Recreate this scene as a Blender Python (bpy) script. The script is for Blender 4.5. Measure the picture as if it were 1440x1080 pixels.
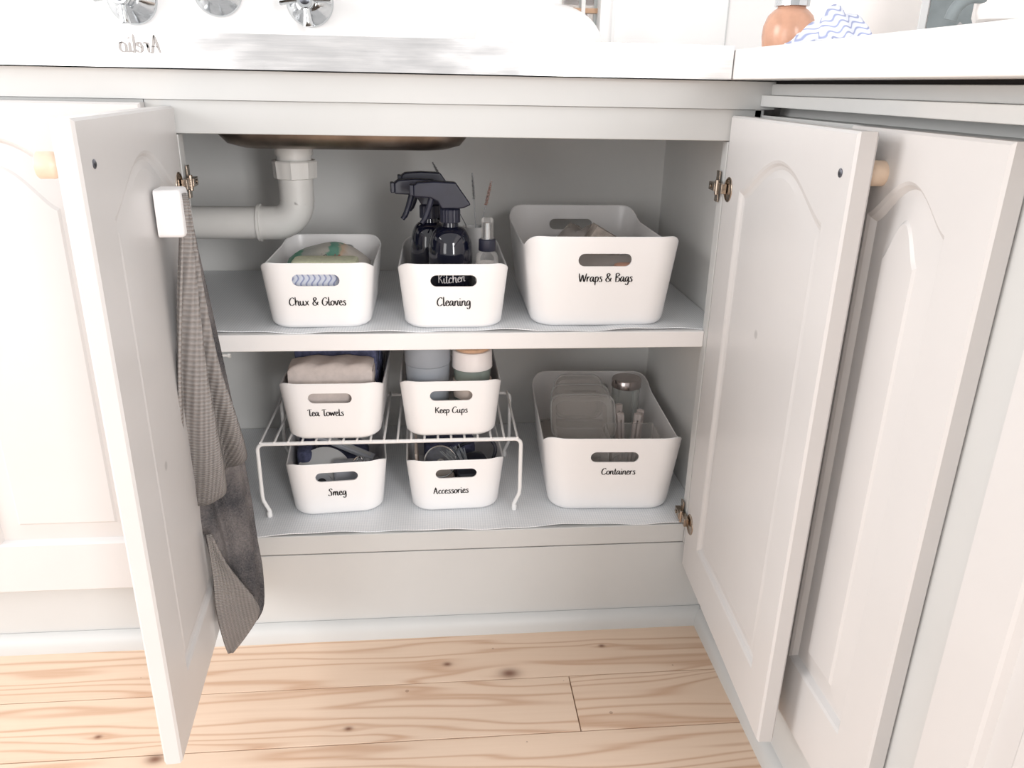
import bpy, bmesh, math, random
from mathutils import Vector, Matrix
random.seed(7)
scene = bpy.context.scene
for o in list(bpy.data.objects): bpy.data.objects.remove(o)
COL = scene.collection
# ------------------------------------------------------------------ camera
CX, CY, CZ = .3243, -1.0737, .8485
YAW, PITCH, ROLL, FPX = .0985, -.3640, .0201, 1105.15
_fw = Vector((math.sin(YAW)*math.cos(PITCH), math.cos(YAW)*math.cos(PITCH), math.sin(PITCH)))
_r0 = Vector((math.cos(YAW), -math.sin(YAW), 0)); _u0 = _r0.cross(_fw)
_rt = math.cos(ROLL)*_r0 + math.sin(ROLL)*_u0
_up = -math.sin(ROLL)*_r0 + math.cos(ROLL)*_u0
cam = bpy.data.cameras.new('camera'); camo = bpy.data.objects.new('camera', cam); COL.objects.link(camo)
cam.sensor_width = 36; cam.sensor_fit = 'HORIZONTAL'; cam.lens = FPX/1440*36; cam.clip_start = .02
m = Matrix((_rt, _up, -_fw)).transposed().to_4x4(); m.translation = (CX, CY, CZ)
camo.matrix_world = m; scene.camera = camo
def at(u, v, ax, val):
    """the world point seen at photo pixel (u, v) on the plane axis ax = val"""
    d = _fw + _rt*((u-720)/FPX) + _up*((540-v)/FPX); c = Vector((CX, CY, CZ))
    return c + d*((val-c[ax])/d[ax])
# ------------------------------------------------------------------ light
world = bpy.data.worlds.new('world'); scene.world = world; world.use_nodes = True
bg = world.node_tree.nodes['Background']; bg.inputs[0].default_value = (1, .985, .98, 1); bg.inputs[1].default_value = .74
def area(name, loc, target, sx, sy, power, color=(1, 1, 1)):
    l = bpy.data.lights.new(name, 'AREA'); l.shape = 'RECTANGLE'; l.size = sx; l.size_y = sy; l.energy = power; l.color = color
    o = bpy.data.objects.new(name, l); COL.objects.link(o); o.location = loc
    o.rotation_euler = (Vector(target)-Vector(loc)).to_track_quat('-Z', 'Y').to_euler(); return o
area('daylight_window', (-2.5, -.78, 1.5), (.7, -.25, .5), 1.5, 1.4, 52, (1, .985, .98))
area('front_fill_left', (-1.75, -3.0, 1.05), (.35, .2, .45), 1.5, 1.5, 24, (1, .985, .98))  # added frontal fill for the cabinet inside, where the steel mirrors white
area('front_fill_right', (1.55, -3.0, 1.05), (.30, .2, .45), 1.0, 1.5, 84, (1, .985, .98))  # second added fill lamp, set apart so the steel's middle stays grey
vs = scene.view_settings
vs.view_transform = 'Standard'; vs.look = 'None'; vs.exposure = .19; vs.gamma = 1; vs.use_curve_mapping = False
scene.cycles.transparent_max_bounces = 32
# ------------------------------------------------------------------ materials
def srgb(r, g, b):
    f = lambda c: ((c/255+.055)/1.055)**2.4 if c/255 > .04045 else c/255/12.92
    return (f(r), f(g), f(b), 1)
class NT:
    def __init__(s, name):
        s.m = bpy.data.materials.new(name); s.m.use_nodes = True; s.t = s.m.node_tree; s.b = s.t.nodes['Principled BSDF']; s.out = s.t.nodes['Material Output']
    def n(s, typ, **kw):
        x = s.t.nodes.new(typ)
        for k, v in kw.items(): setattr(x, k, v)
        return x
    def l(s, a, b): s.t.links.new(a, b)
    def math(s, op, a, b=None):
        x = s.n('ShaderNodeMath', operation=op)
        for i, v in enumerate((a, b)):
            if v is None: continue
            if isinstance(v, (int, float)): x.inputs[i].default_value = v
            else: s.l(v, x.inputs[i])
        return x.outputs[0]
    def coord(s, kind='Object', scale=(1, 1, 1)):
        tc = s.n('ShaderNodeTexCoord'); mp = s.n('ShaderNodeMapping'); mp.inputs['Scale'].default_value = scale
        s.l(tc.outputs[kind], mp.inputs[0]); return mp.outputs[0]
    def noise(s, vec, scale, detail=3, rough=.5):
        x = s.n('ShaderNodeTexNoise'); x.inputs['Scale'].default_value = scale; x.inputs['Detail'].default_value = detail; x.inputs['Roughness'].default_value = rough
        s.l(vec, x.inputs['Vector']); return x.outputs[0]
    def ramp(s, fac, stops):
        x = s.n('ShaderNodeValToRGB'); e = x.color_ramp.elements
        while len(e) < len(stops): e.new(.5)
        for q, (p, c) in zip(e, stops): q.position = p; q.color = c
        s.l(fac, x.inputs[0]); return x.outputs[0]
    def bump(s, h, strength=.2, dist=.001):
        x = s.n('ShaderNodeBump'); x.inputs['Strength'].default_value = strength; x.inputs['Distance'].default_value = dist
        s.l(h, x.inputs['Height']); s.l(x.outputs[0], s.b.inputs['Normal'])
    def set(s, **kw):
        for k, v in kw.items(): s.b.inputs[k.replace('_', ' ')].default_value = v
        return s
M = {}
def plain(name, col, rough=.5, metal=0, vary=.04, scale=30, **kw):
    t = NT(name); t.set(Roughness=rough, Metallic=metal, **kw)
    c = Vector(col[:3]); v = t.noise(t.coord(), scale)
    t.l(t.ramp(v, [(.3, (*(c*(1-vary)), 1)), (.7, (*[min(1, x) for x in c*(1+vary)], 1))]), t.b.inputs['Base Color'])
    M[name] = t.m; return t
def paint(name, col, rough=.38):
    t = NT(name); t.set(Roughness=rough)
    co = t.coord(); c = Vector(col[:3])
    a = t.noise(co, 4, 4, .6)
    base = t.ramp(a, [(.3, (*(c*.955), 1)), (.65, (*c, 1))])
    sp = t.n('ShaderNodeTexVoronoi'); sp.inputs['Scale'].default_value = 9; t.l(co, sp.inputs['Vector'])
    mask = t.ramp(sp.outputs['Distance'], [(.035, (1, 1, 1, 1)), (.06, (0, 0, 0, 1))])
    mx = t.n('ShaderNodeMixRGB'); mx.inputs[2].default_value = (*(c*.72), 1)
    t.l(t.math('MULTIPLY', mask, t.math('GREATER_THAN', t.noise(co, 6), .56)), mx.inputs[0]); t.l(base, mx.inputs[1])
    t.l(mx.outputs[0], t.b.inputs['Base Color']); t.bump(t.noise(co, 60, 4), .12, .0012)
    M[name] = t.m
paint('door_paint', srgb(210, 208, 207)); paint('frame_paint', srgb(201, 202, 201)); paint('inner_paint_lightened', srgb(226, 226, 224), .55)  # cabinet inside gets a lighter colour, standing in for light bounced within
paint('shelf_paint', srgb(240, 238, 237)); paint('wall_paint', srgb(244, 243, 242), .5); paint('worktop_white', srgb(246, 245, 244), .3)
plain('bin_white', srgb(250, 249, 249), .28, 0, .006)
plain('ink', srgb(24, 22, 24), .6, 0, .05)
plain('dark_gap', srgb(28, 24, 22), .9)
plain('wire_white', srgb(240, 239, 238), .3, 0, .02)
plain('pipe_plastic', srgb(222, 221, 218), .42, 0, .05, 12)
plain('holder_white', srgb(243, 242, 243), .3, 0, .01)
plain('knob_wood', srgb(226, 204, 182), .38, 0, .06, 60)
plain('emblem_metal', srgb(168, 165, 164), .5)
plain('chrome', srgb(205, 208, 210), .12, 1, .06, 9)
plain('hinge_metal', srgb(178, 164, 150), .25, 1, .2, 120)
plain('screw_metal', srgb(120, 122, 130), .35, 1)
plain('sink_metal', srgb(140, 128, 118), .38, 1, .3, 25)
plain('navy_plastic', srgb(34, 36, 52), .38, 0, .2, 40)
plain('navy_glass', srgb(16, 18, 34), .08, 0, .2, 20, Coat_Weight=.6)
plain('navy_cloth', srgb(84, 88, 116), .95, 0, .3, 160)
plain('beige_cloth', srgb(202, 192, 187), .95, 0, .06, 120)
plain('sponge_green', srgb(206, 208, 180), .9, 0, .08, 200)
plain('cup_grey', srgb(150, 156, 164), .55, 0, .03)
plain('lid_white', srgb(238, 232, 230), .4, 0, .02)
plain('cork', srgb(206, 168, 138), .7, 0, .12, 90)
plain('plate_grey', srgb(206, 207, 207), .45, 0, .02)
plain('bar_grey', srgb(196, 200, 208), .45, 0, .05)
plain('card_beige', srgb(205, 190, 180), .7)
plain('black_rubber', srgb(28, 30, 42), .5)
plain('steel_lid', srgb(178, 168, 166), .22, 1, .1, 40)
plain('peg_white', srgb(224, 214, 210), .5)
plain('kettle_white', srgb(246, 240, 236), .35, 0, .015)
plain('slate_grey', srgb(122, 130, 132), .6, 0, .12, 45)
plain('cord_grey', srgb(150, 148, 148), .5)
plain('wood_brown', srgb(206, 170, 138), .6, 0, .15, 60)
plain('bristle_brown', srgb(150, 96, 72), .8, 0, .2, 90)
plain('wire_steel', srgb(120, 120, 122), .35, 1)
plain('bowl_white', srgb(248, 247, 246), .3, 0, .01)
plain('soap_amber', srgb(226, 176, 148), .25, 0, .16, 40, Transmission_Weight=.35)
plain('print_green', srgb(44, 134, 104), .5); plain('print_red', srgb(190, 70, 70), .5)
plain('carton_print', srgb(190, 178, 168), .6, 0, .4, 55)
plain('orange_paper', srgb(222, 172, 148), .6, 0, .2, 60)
def clear(name, tint, opacity, rough=.08):
    t = NT(name); t.set(Roughness=rough); t.b.inputs['Base Color'].default_value = tint
    tr = t.n('ShaderNodeBsdfTransparent'); tr.inputs[0].default_value = (*[min(1, c*.3+.7) for c in tint[:3]], 1)
    fr = t.n('ShaderNodeLayerWeight'); fr.inputs[0].default_value = .35
    mx = t.n('ShaderNodeMixShader'); t.l(t.math('ADD', t.math('MULTIPLY', fr.outputs['Fresnel'], .5), opacity), mx.inputs[0])
    t.l(tr.outputs[0], mx.inputs[1]); t.l(t.b.outputs[0], mx.inputs[2]); t.l(mx.outputs[0], t.out.inputs[0]); M[name] = t.m
clear('clear_plastic', srgb(248, 246, 244), .06); clear('clear_glass', srgb(240, 242, 240), .04, .03); clear('frosted', srgb(232, 232, 232), .45, .3)
clear('bag_film', srgb(222, 214, 208), .4, .2); clear('pane_glass', srgb(225, 235, 236), .08, .03); clear('green_glass', srgb(186, 198, 190), .35, .06)
# brushed stainless bench
t = NT('bench_steel'); t.set(Metallic=1)
co = t.coord('Object', (2, 40, 40)); v = t.noise(co, 6, 4, .6)
t.l(t.ramp(v, [(.3, srgb(226, 225, 225)), (.7, srgb(244, 242, 241))]), t.b.inputs['Base Color'])
t.l(t.ramp(t.noise(t.coord('Object', (6, 20, 20)), 3), [(.3, (.13,)*3+(1,)), (.7, (.24,)*3+(1,))]), t.b.inputs['Roughness'])
wv = t.noise(t.coord('Object', (5, 5, 2)), 1.6, 2); t.bump(wv, .14, .006); M['bench_steel'] = t.m
# shelf liner: fine ribs and dots
t = NT('liner'); t.set(Roughness=.45)
w = t.n('ShaderNodeTexVoronoi', feature='F1'); w.inputs['Scale'].default_value = 1; w.inputs['Randomness'].default_value = .0
t.l(t.coord('Object', (260, 260, 0)), w.inputs['Vector'])
t.l(t.ramp(w.outputs['Distance'], [(.2, srgb(244, 246, 248)), (.62, srgb(220, 224, 228))]), t.b.inputs['Base Color']); t.bump(t.math('SUBTRACT', 1, w.outputs['Distance']), .4, .001); M['liner'] = t.m
# towel materials
t = NT('towel_ribbed'); t.set(Roughness=.95)
tc = t.n('ShaderNodeUVMap'); mp = t.n('ShaderNodeMapping'); mp.inputs['Scale'].default_value = (1, 1, 1); t.l(tc.outputs[0], mp.inputs[0])
sx = t.n('ShaderNodeSeparateXYZ'); t.l(mp.outputs[0], sx.inputs[0])
ra = t.math('SINE', t.math('MULTIPLY', sx.outputs[0], 1300)); rb = t.math('SINE', t.math('MULTIPLY', sx.outputs[1], 1150))
hh = t.math('ADD', t.math('MULTIPLY', ra, .35), t.math('MULTIPLY', rb, .45))
t.l(t.ramp(t.math('ADD', t.math('MULTIPLY', hh, .4), .5), [(.1, srgb(134, 130, 128)), (.75, srgb(162, 157, 154))]), t.b.inputs['Base Color']); t.bump(hh, .9, .002); M['towel_ribbed'] = t.m
t = NT('towel_terry'); t.set(Roughness=1)
co = t.coord(); a = t.noise(co, 18, 3); b = t.noise(co, 420, 2)
t.l(t.ramp(t.math('ADD', t.math('MULTIPLY', a, .7), t.math('MULTIPLY', b, .35)), [(.36, srgb(62, 62, 66)), (.68, srgb(122, 117, 116))]), t.b.inputs['Base Color']); t.bump(b, .8, .003); M['towel_terry'] = t.m
# blue wave cloth
def wave_mat(name, ax, sc, ang=0):
    t = NT(name); t.set(Roughness=.9)
    tc = t.n('ShaderNodeTexCoord'); mp = t.n('ShaderNodeMapping'); mp.inputs['Rotation'].default_value = (0, ang, 0); t.l(tc.outputs['Object'], mp.inputs[0])
    s = t.n('ShaderNodeSeparateXYZ'); t.l(mp.outputs[0], s.inputs[0]); x, z = s.outputs[0], s.outputs[2]
    if ax: x, z = z, s.outputs[0]
    p = t.math('ADD', t.math('MULTIPLY', x, sc), t.math('MULTIPLY', t.math('SINE', t.math('MULTIPLY', z, sc*.42)), 2.0))
    f = t.math('ADD', t.math('MULTIPLY', t.math('SINE', p), .5), .5)
    t.l(t.ramp(f, [(.05, srgb(158, 166, 200)), (.38, srgb(226, 230, 242))]), t.b.inputs['Base Color']); t.bump(f, .4, .001); M[name] = t.m
wave_mat('wave_cloth', 0, 820); wave_mat('wave_cloth_counter', 1, 1000, .35)
# glove packet: printed green end, grey film, beige gloves
t = NT('packet'); t.set(Roughness=.35)
sx = t.n('ShaderNodeSeparateXYZ'); t.l(t.coord(), sx.inputs[0]); ns = t.noise(t.coord(), 70, 3)
t.l(t.ramp(t.math('ADD', t.math('ADD', t.math('MULTIPLY', sx.outputs[0], 7), .5), t.math('MULTIPLY', t.math('SUBTRACT', ns, .5), .12)), [(.0, srgb(60, 142, 112)), (.2, srgb(74, 150, 122)), (.24, srgb(168, 172, 166)), (.50, srgb(186, 182, 174)), (.52, srgb(90, 150, 130)), (.60, srgb(110, 160, 142)), (.63, srgb(214, 186, 160)), (.70, srgb(216, 208, 198)), (1, srgb(200, 195, 188))]), t.b.inputs['Base Color']); t.bump(ns, .5, .004); M['packet'] = t.m
# pine planks
t = NT('pine'); t.set(Roughness=.42)
geo = t.n('ShaderNodeNewGeometry'); sp = t.n('ShaderNodeSeparateXYZ'); t.l(geo.outputs['Position'], sp.inputs[0])
oi = t.n('ShaderNodeObjectInfo'); rnd = oi.outputs['Random']; X, Y = sp.outputs[0], sp.outputs[1]
yw = Y; dark = None
for kx, ky, r in ((.425, -.105, .020), (.33, -.078, .009), (.58, -.052, .007), (.80, -.16, .03), (.19, -.20, .008), (-.15, -.19, .007), (-.06, -.235, .016), (.42, -.32, .016)):
    dx = t.math('SUBTRACT', X, kx); dy = t.math('SUBTRACT', Y, ky)
    d2 = t.math('ADD', t.math('MULTIPLY', t.math('MULTIPLY', dx, dx), .25), t.math('MULTIPLY', dy, dy))
    g = t.math('POWER', 2.718, t.math('MULTIPLY', d2, -1/(2*(r*1.3)**2)))
    sg = t.math('DIVIDE', dy, t.math('SQRT', t.math('ADD', t.math('MULTIPLY', dy, dy), r*r*.12)))
    yw = t.math('SUBTRACT', yw, t.math('MULTIPLY', t.math('MULTIPLY', g, sg), r*.8))
    d2b = t.math('ADD', t.math('MULTIPLY', t.math('MULTIPLY', dx, dx), .45), t.math('MULTIPLY', dy, dy))
    k = t.math('POWER', 2.718, t.math('MULTIPLY', d2b, -1/(2*(r*.36)**2)))
    dark = k if dark is None else t.math('MAXIMUM', dark, k)
cv = t.n('ShaderNodeCombineXYZ'); t.l(t.math('ADD', t.math('MULTIPLY', X, .30), t.math('MULTIPLY', rnd, 17)), cv.inputs[0]); t.l(t.math('MULTIPLY', yw, 3.2), cv.inputs[1]); t.l(t.math('MULTIPLY', rnd, 9), cv.inputs[2])
n1 = t.noise(cv.outputs[0], 2.6, 3, .5)
ph = t.math('MULTIPLY', n1, 80)
ring = t.math('ADD', t.math('MULTIPLY', t.math('SINE', t.math('ADD', ph, t.math('MULTIPLY', yw, 250))), .5), .5)
ring = t.math('POWER', ring, 4.5)
fib = t.n('ShaderNodeCombineXYZ'); t.l(t.math('MULTIPLY', X, 6), fib.inputs[0]); t.l(t.math('MULTIPLY', yw, 260), fib.inputs[1]); fn = t.noise(fib.outputs[0], 1, 3)
base = t.ramp(t.math('ADD', t.math('MULTIPLY', n1, .6), t.math('ADD', t.math('MULTIPLY', rnd, .25), t.math('MULTIPLY', fn, .2))), [(.25, srgb(216, 186, 160)), (.75, srgb(236, 212, 190))])
mx = t.n('ShaderNodeMixRGB'); mx.inputs[2].default_value = srgb(182, 132, 94); t.l(t.math('MULTIPLY', ring, t.math('ADD', t.math('MULTIPLY', fn, .55), .20)), mx.inputs[0]); t.l(base, mx.inputs[1])
vo = t.n('ShaderNodeTexVoronoi'); vo.inputs['Scale'].default_value = 16; t.l(geo.outputs['Position'], vo.inputs['Vector'])
spk = t.math('MULTIPLY', t.math('LESS_THAN', vo.outputs['Distance'], .045), .4)
m2 = t.n('ShaderNodeMixRGB'); m2.inputs[2].default_value = srgb(112, 66, 44); t.l(t.math('MAXIMUM', t.math('MULTIPLY', dark, .9), spk), m2.inputs[0]); t.l(mx.outputs[0], m2.inputs[1])
t.l(m2.outputs[0], t.b.inputs['Base Color']); t.bump(t.math('ADD', fn, ring), .1, .0006); M['pine'] = t.m
t = NT('brick_far'); br = t.n('ShaderNodeTexBrick'); br.inputs['Scale'].default_value = 1; br.inputs['Color1'].default_value = srgb(120, 78, 66); br.inputs['Color2'].default_value = srgb(92, 62, 56); br.inputs['Mortar'].default_value = srgb(225, 205, 195)
br.inputs['Brick Width'].default_value = .23; br.inputs['Row Height'].default_value = .075; br.inputs['Mortar Size'].default_value = .012
rot = t.n('ShaderNodeMapping'); rot.inputs['Rotation'].default_value = (math.pi/2, 0, 0); tcx = t.n('ShaderNodeTexCoord'); t.l(tcx.outputs['Object'], rot.inputs[0]); t.l(rot.outputs[0], br.inputs[0]); t.l(br.outputs[0], t.b.inputs['Base Color']); M['brick_far'] = t.m
# ------------------------------------------------------------------ helpers
class MB:
    def __init__(s): s.v = []; s.f = []; s.uv = {}
    def add(s, vs, fs):
        o = len(s.v); s.v += [tuple(p) for p in vs]; s.f += [tuple(i+o for i in f) for f in fs]; return s
    def box(s, x0, x1, y0, y1, z0, z1):
        p = [(x, y, z) for z in (z0, z1) for y in (y0, y1) for x in (x0, x1)]
        return s.add(p, [(0, 2, 3, 1), (4, 5, 7, 6), (0, 1, 5, 4), (2, 6, 7, 3), (0, 4, 6, 2), (1, 3, 7, 5)])
    def loft(s, loops, cap0=True, cap1=True, closed=True):
        n = len(loops[0]); vs = [p for l in loops for p in l]; fs = []
        for k in range(len(loops)-1):
            for i in range(n if closed else n-1):
                j = (i+1) % n; fs.append((k*n+i, k*n+j, (k+1)*n+j, (k+1)*n+i))
        if cap0: fs.append(tuple(range(n-1, -1, -1)))
        if cap1: fs.append(tuple(range((len(loops)-1)*n, len(loops)*n)))
        return s.add(vs, fs)
    def lathe(s, prof, seg=32, o=(0, 0, 0), axis='z', cap0=True, cap1=True):
        L = []
        for r, h in prof:
            l = []
            for i in range(seg):
                a = 2*math.pi*i/seg; c, d = r*math.cos(a), r*math.sin(a)
                p = {'z': (c, d, h), 'y': (c, h, -d), 'x': (h, c, d)}[axis]
                l.append((o[0]+p[0], o[1]+p[1], o[2]+p[2]))
            L.append(l)
        return s.loft(L, cap0, cap1)
    def tube(s, pts, r, seg=10, cap=True):
        pts = [Vector(p) for p in pts]; L = []; up = None
        for i, p in enumerate(pts):
            d = (pts[min(i+1, len(pts)-1)]-pts[max(i-1, 0)]).normalized()
            if up is None: up = Vector((0, 0, 1)) if abs(d.z) < .9 else Vector((1, 0, 0))
            a = (up - d*up.dot(d)).normalized(); b = d.cross(a); up = a
            rr_ = r[i] if isinstance(r, (list, tuple)) else r
            L.append([p + rr_*(a*math.cos(2*math.pi*k/seg)+b*math.sin(2*math.pi*k/seg)) for k in range(seg)])
        return s.loft(L, cap, cap)
    def prism(s, poly, y0, y1):   # polygon in xz extruded along y
        n = len(poly); return s.loft([[(x, y0, z) for x, z in poly], [(x, y1, z) for x, z in poly]])
def finish(me, smooth, ang=40):
    bm = bmesh.new(); bm.from_mesh(me); bmesh.ops.recalc_face_normals(bm, faces=bm.faces); bm.to_mesh(me); bm.free()
    if smooth:
        for p in me.polygons: p.use_smooth = True
        me.set_sharp_from_angle(angle=math.radians(ang))
def tag(o, label=None, cat=None, group=None, kind=None):
    for k, v in (('label', label), ('category', cat), ('group', group), ('kind', kind)):
        if v: o[k] = v
    return o
def obj(name, mb, mat, parent=None, smooth=True, bevel=0, ang=40, loc=None, rot=None, segs=2):
    me = bpy.data.meshes.new(name)
    if isinstance(mb, MB): me.from_pydata(mb.v, [], mb.f); finish(me, smooth, ang)
    else: me = mb
    if mat and not me.materials: me.materials.append(M[mat])
    o = bpy.data.objects.new(name, me); COL.objects.link(o); o.parent = parent
    if loc: o.location = loc
    if rot: o.rotation_euler = rot
    if bevel:
        b = o.modifiers.new('bevel', 'BEVEL'); b.width = bevel; b.segments = segs; b.limit_method = 'ANGLE'; b.angle_limit = math.radians(35)
        for p in me.polygons: p.use_smooth = True
        b.harden_normals = True
    return o
def thing(name, label, cat, loc=(0, 0, 0), rotz=0, group=None):
    o = bpy.data.objects.new(name, None); COL.objects.link(o); o.location = loc; o.rotation_euler = (0, 0, rotz); o.empty_display_size = .03
    return tag(o, label, cat, group)
def spline(pts, n=8, closed=False):
    P = [Vector(p) for p in pts]; out = []; N = len(P)
    g = (lambda i: P[i % N]) if closed else (lambda i: P[max(0, min(N-1, i))])
    for i in range(N if closed else N-1):
        a, b, c, d = g(i-1), g(i), g(i+1), g(i+2)
        for k in range(n):
            t = k/n; out.append(.5*((2*b)+(c-a)*t+(2*a-5*b+4*c-d)*t*t+(3*b-a-3*c+d)*t**3))
    if not closed: out.append(P[-1])
    return out
def rrect(hx, hy, r, n=7, div=1, z=0, cx=0, cy=0):
    pts = []; r = min(r, hx*.999, hy*.999)
    for q, (sx, sy) in enumerate(((1, 1), (-1, 1), (-1, -1), (1, -1))):
        for k in range(n+1):
            a = (q + k/n)*math.pi/2
            pts.append((cx+sx*(hx-r)+r*math.cos(a), cy+sy*(hy-r)+r*math.sin(a), z))
        if div > 1:
            e0 = pts[-1]; q2 = (q+1) % 4; sx2, sy2 = ((1, 1), (-1, 1), (-1, -1), (1, -1))[q2]; a = q2*math.pi/2
            e1 = (cx+sx2*(hx-r)+r*math.cos(a), cy+sy2*(hy-r)+r*math.sin(a), z)
            for k in range(1, div): pts.append(tuple(e0[i]+(e1[i]-e0[i])*k/div for i in range(3)))
    return pts
def softblock(hx, hy, z0, z1, r=.01, e=.006, cx=0, cy=0):   # rounded cushion-like block
    mb = MB(); L = []
    for ins, z in ((e, z0), (e*.3, z0+e*.3), (0, z0+e), (0, z1-e), (e*.3, z1-e*.3), (e, z1)):
        L.append(rrect(hx-ins, hy-ins, r, 5, 1, z, cx, cy))
    return mb.loft(L)
# ---- brush-script stroke letters
GL = {'C': (1.1, [[(1.0, 1.35), (.75, 1.6), (.35, 1.35), (.1, .7), (.25, .1), (.65, 0), (1.05, .35)]]),
 'h': (.95, [[(.15, 1.7), (.15, 0)], [(.15, .45), (.4, .95), (.65, .85), (.68, .25), (.78, 0), (.95, .12)]]),
 'u': (.98, [[(.1, .95), (.1, .3), (.3, 0), (.6, .3), (.66, .95)], [(.66, .95), (.66, .2), (.8, 0), (.98, .15)]]),
 'x': (.85, [[(.1, .95), (.68, 0)], [(.7, .95), (.05, 0)]]),
 '&': (1.25, [[(1.1, .05), (.4, .9), (.3, 1.4), (.6, 1.6), (.8, 1.3), (.45, .9), (.1, .4), (.35, 0), (.8, .15), (1.1, .75)]]),
 'G': (1.2, [[(1.0, 1.35), (.75, 1.6), (.35, 1.35), (.1, .7), (.25, .1), (.65, 0), (1.0, .4), (1.05, .75)], [(.65, .75), (1.15, .8)]]),
 'l': (.45, [[(.15, 1.7), (.15, .2), (.3, 0), (.45, .15)]]),
 'o': (.82, [[(.4, .95), (.1, .65), (.14, .15), (.4, 0), (.68, .3), (.65, .75), (.4, .95), (.8, .82)]]),
 'v': (.8, [[(.05, .95), (.35, 0), (.66, .95), (.82, .85)]]),
 'e': (.72, [[(.12, .45), (.5, .6), (.55, .85), (.35, .97), (.1, .55), (.2, .1), (.45, 0), (.75, .25)]]),
 's': (.66, [[(.6, .85), (.35, .97), (.2, .75), (.5, .4), (.45, .05), (.2, 0), (.05, .15)]]),
 'a': (.92, [[(.65, .85), (.35, .95), (.08, .5), (.2, .05), (.5, .25), (.66, .9)], [(.66, .95), (.66, .2), (.8, 0), (.95, .15)]]),
 'n': (.88, [[(.1, .95), (.1, 0)], [(.1, .45), (.35, .92), (.6, .85), (.62, .2), (.75, 0), (.9, .12)]]),
 'i': (.42, [[(.15, .95), (.15, .2), (.3, 0), (.42, .12)], [(.15, 1.3), (.18, 1.4)]]),
 'g': (.82, [[(.65, .85), (.35, .95), (.08, .5), (.2, .05), (.5, .25), (.66, .9)], [(.66, .95), (.66, -.3), (.4, -.65), (.1, -.4)]]),
 'W': (1.45, [[(0, 1.6), (.3, 0), (.68, 1.3), (1.0, 0), (1.4, 1.6)]]),
 'r': (.62, [[(.12, .95), (.12, 0)], [(.12, .45), (.35, .95), (.6, .85)]]),
 'p': (.82, [[(.12, .95), (.12, -.7)], [(.12, .6), (.4, .97), (.68, .65), (.5, .05), (.12, .15)]]),
 'B': (1.0, [[(.2, 1.6), (.2, 0)], [(.05, 1.4), (.5, 1.65), (.82, 1.3), (.3, .85), (.85, .65), (.8, .15), (.4, -.02), (.1, .1)]]),
 'T': (.85, [[(0, 1.35), (.35, 1.55), (.95, 1.6)], [(.5, 1.55), (.45, .3), (.6, 0), (.8, .15)]]),
 'w': (1.12, [[(.08, .95), (.22, .05), (.5, .8), (.75, .05), (1.0, .95), (1.15, .85)]]),
 'K': (1.08, [[(.2, 1.6), (.2, 0)], [(.95, 1.55), (.25, .7)], [(.3, .75), (.6, .65), (.9, .05), (1.05, .1)]]),
 'S': (.98, [[(.9, 1.4), (.6, 1.65), (.3, 1.35), (.65, .8), (.65, .15), (.3, 0), (.05, .25)]]),
 'm': (1.15, [[(.1, .95), (.1, 0)], [(.1, .45), (.3, .92), (.48, .8), (.48, 0)], [(.48, .45), (.7, .92), (.88, .8), (.9, .2), (1.0, 0), (1.15, .12)]]),
 'A': (1.0, [[(0, 0), (.45, 1.65)], [(.45, 1.65), (.75, .1), (.95, .05)], [(.12, .55), (.75, .6)]]),
 'c': (.68, [[(.6, .8), (.38, .96), (.1, .5), (.25, .03), (.68, .2)]]),
 't': (.55, [[(.25, 1.5), (.22, .2), (.4, 0), (.58, .15)], [(.02, 1.0), (.5, 1.05)]]),
 ' ': (.55, [])}
def lettering(name, text, width, mapf, mat, parent, weight=.20, thick=.0004, mirror=False):
    """flat brush strokes; mapf(x, z, lift) -> local point, x from 0 to width"""
    tot = sum(GL[c][0] for c in text); k = width/tot; mb = MB(); pen = 0
    for c in text:
        adv, strokes = GL[c]
        for st in strokes:
            p = spline([(a, b, 0) for a, b in st], 6); L = []
            for i, q in enumerate(p):
                d = p[min(i+1, len(p)-1)]-p[max(i-1, 0)]
                d = d.normalized() if d.length > 1e-6 else Vector((0, 1, 0))
                w = weight*(.36+.9*abs(d.y)**1.5)/2; e = min(i, len(p)-1-i)/2
                w *= min(1, .55+.45*e); nx, ny = -d.y*w, d.x*w
                row = []
                for sgn, lift in ((1, 0), (1, 1), (-1, 1), (-1, 0)):
                    x = (pen+q.x+sgn*nx)*k; z = (q.y+sgn*ny)*k
                    if mirror: x = width-x
                    row.append(mapf(x, z, lift*thick))
                L.append(row)
            mb.loft(L)
        pen += adv
    return obj(name, mb, mat, parent, smooth=False)
# dimensions
W, WI, ZT, ZB, ZM, D = .716, .749, .783, .1922, .5145, .4142
DTOP, DBOT, TH = .8156, .1174, .020
# ------------------------------------------------------------------ the setting
fl = obj('floor', MB().box(-1.6, 1.4, -2.6, .5, -.06, -.012), 'dark_gap', None, False); tag(fl, 'pale pine plank floor', None, None, 'structure')
rows = [0.004, -.117, -.2275, -.34, -.453]
while rows[-1] > -2.5: rows.append(rows[-1]-.1125)
for i in range(len(rows)-1):
    cuts = [-1.6, .757] if i != 1 else [-1.6, .5157, .757]
    if i > 3: cuts = [-1.6, -.9+((i*.618) % 1)*1.4, .757]
    for a, b in zip(cuts, cuts[1:]):
        obj('plank', MB().box(a+.0006, b-.0006, rows[i+1]+.0006, rows[i]-.0006, -.012, 0), 'pine', fl, False, .0008, segs=1)
WY = .45
wb = MB(); wx0, wx1 = .545, .648
wb.box(-1.6, wx0, WY, WY+.12, -.06, 2.0); wb.box(wx1, 1.5, WY, WY+.12, -.06, 2.0); wb.box(wx0, wx1, WY, WY+.12, -.06, .90); wb.box(wx0, wx1, WY, WY+.12, 1.8, 2.0)
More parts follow.
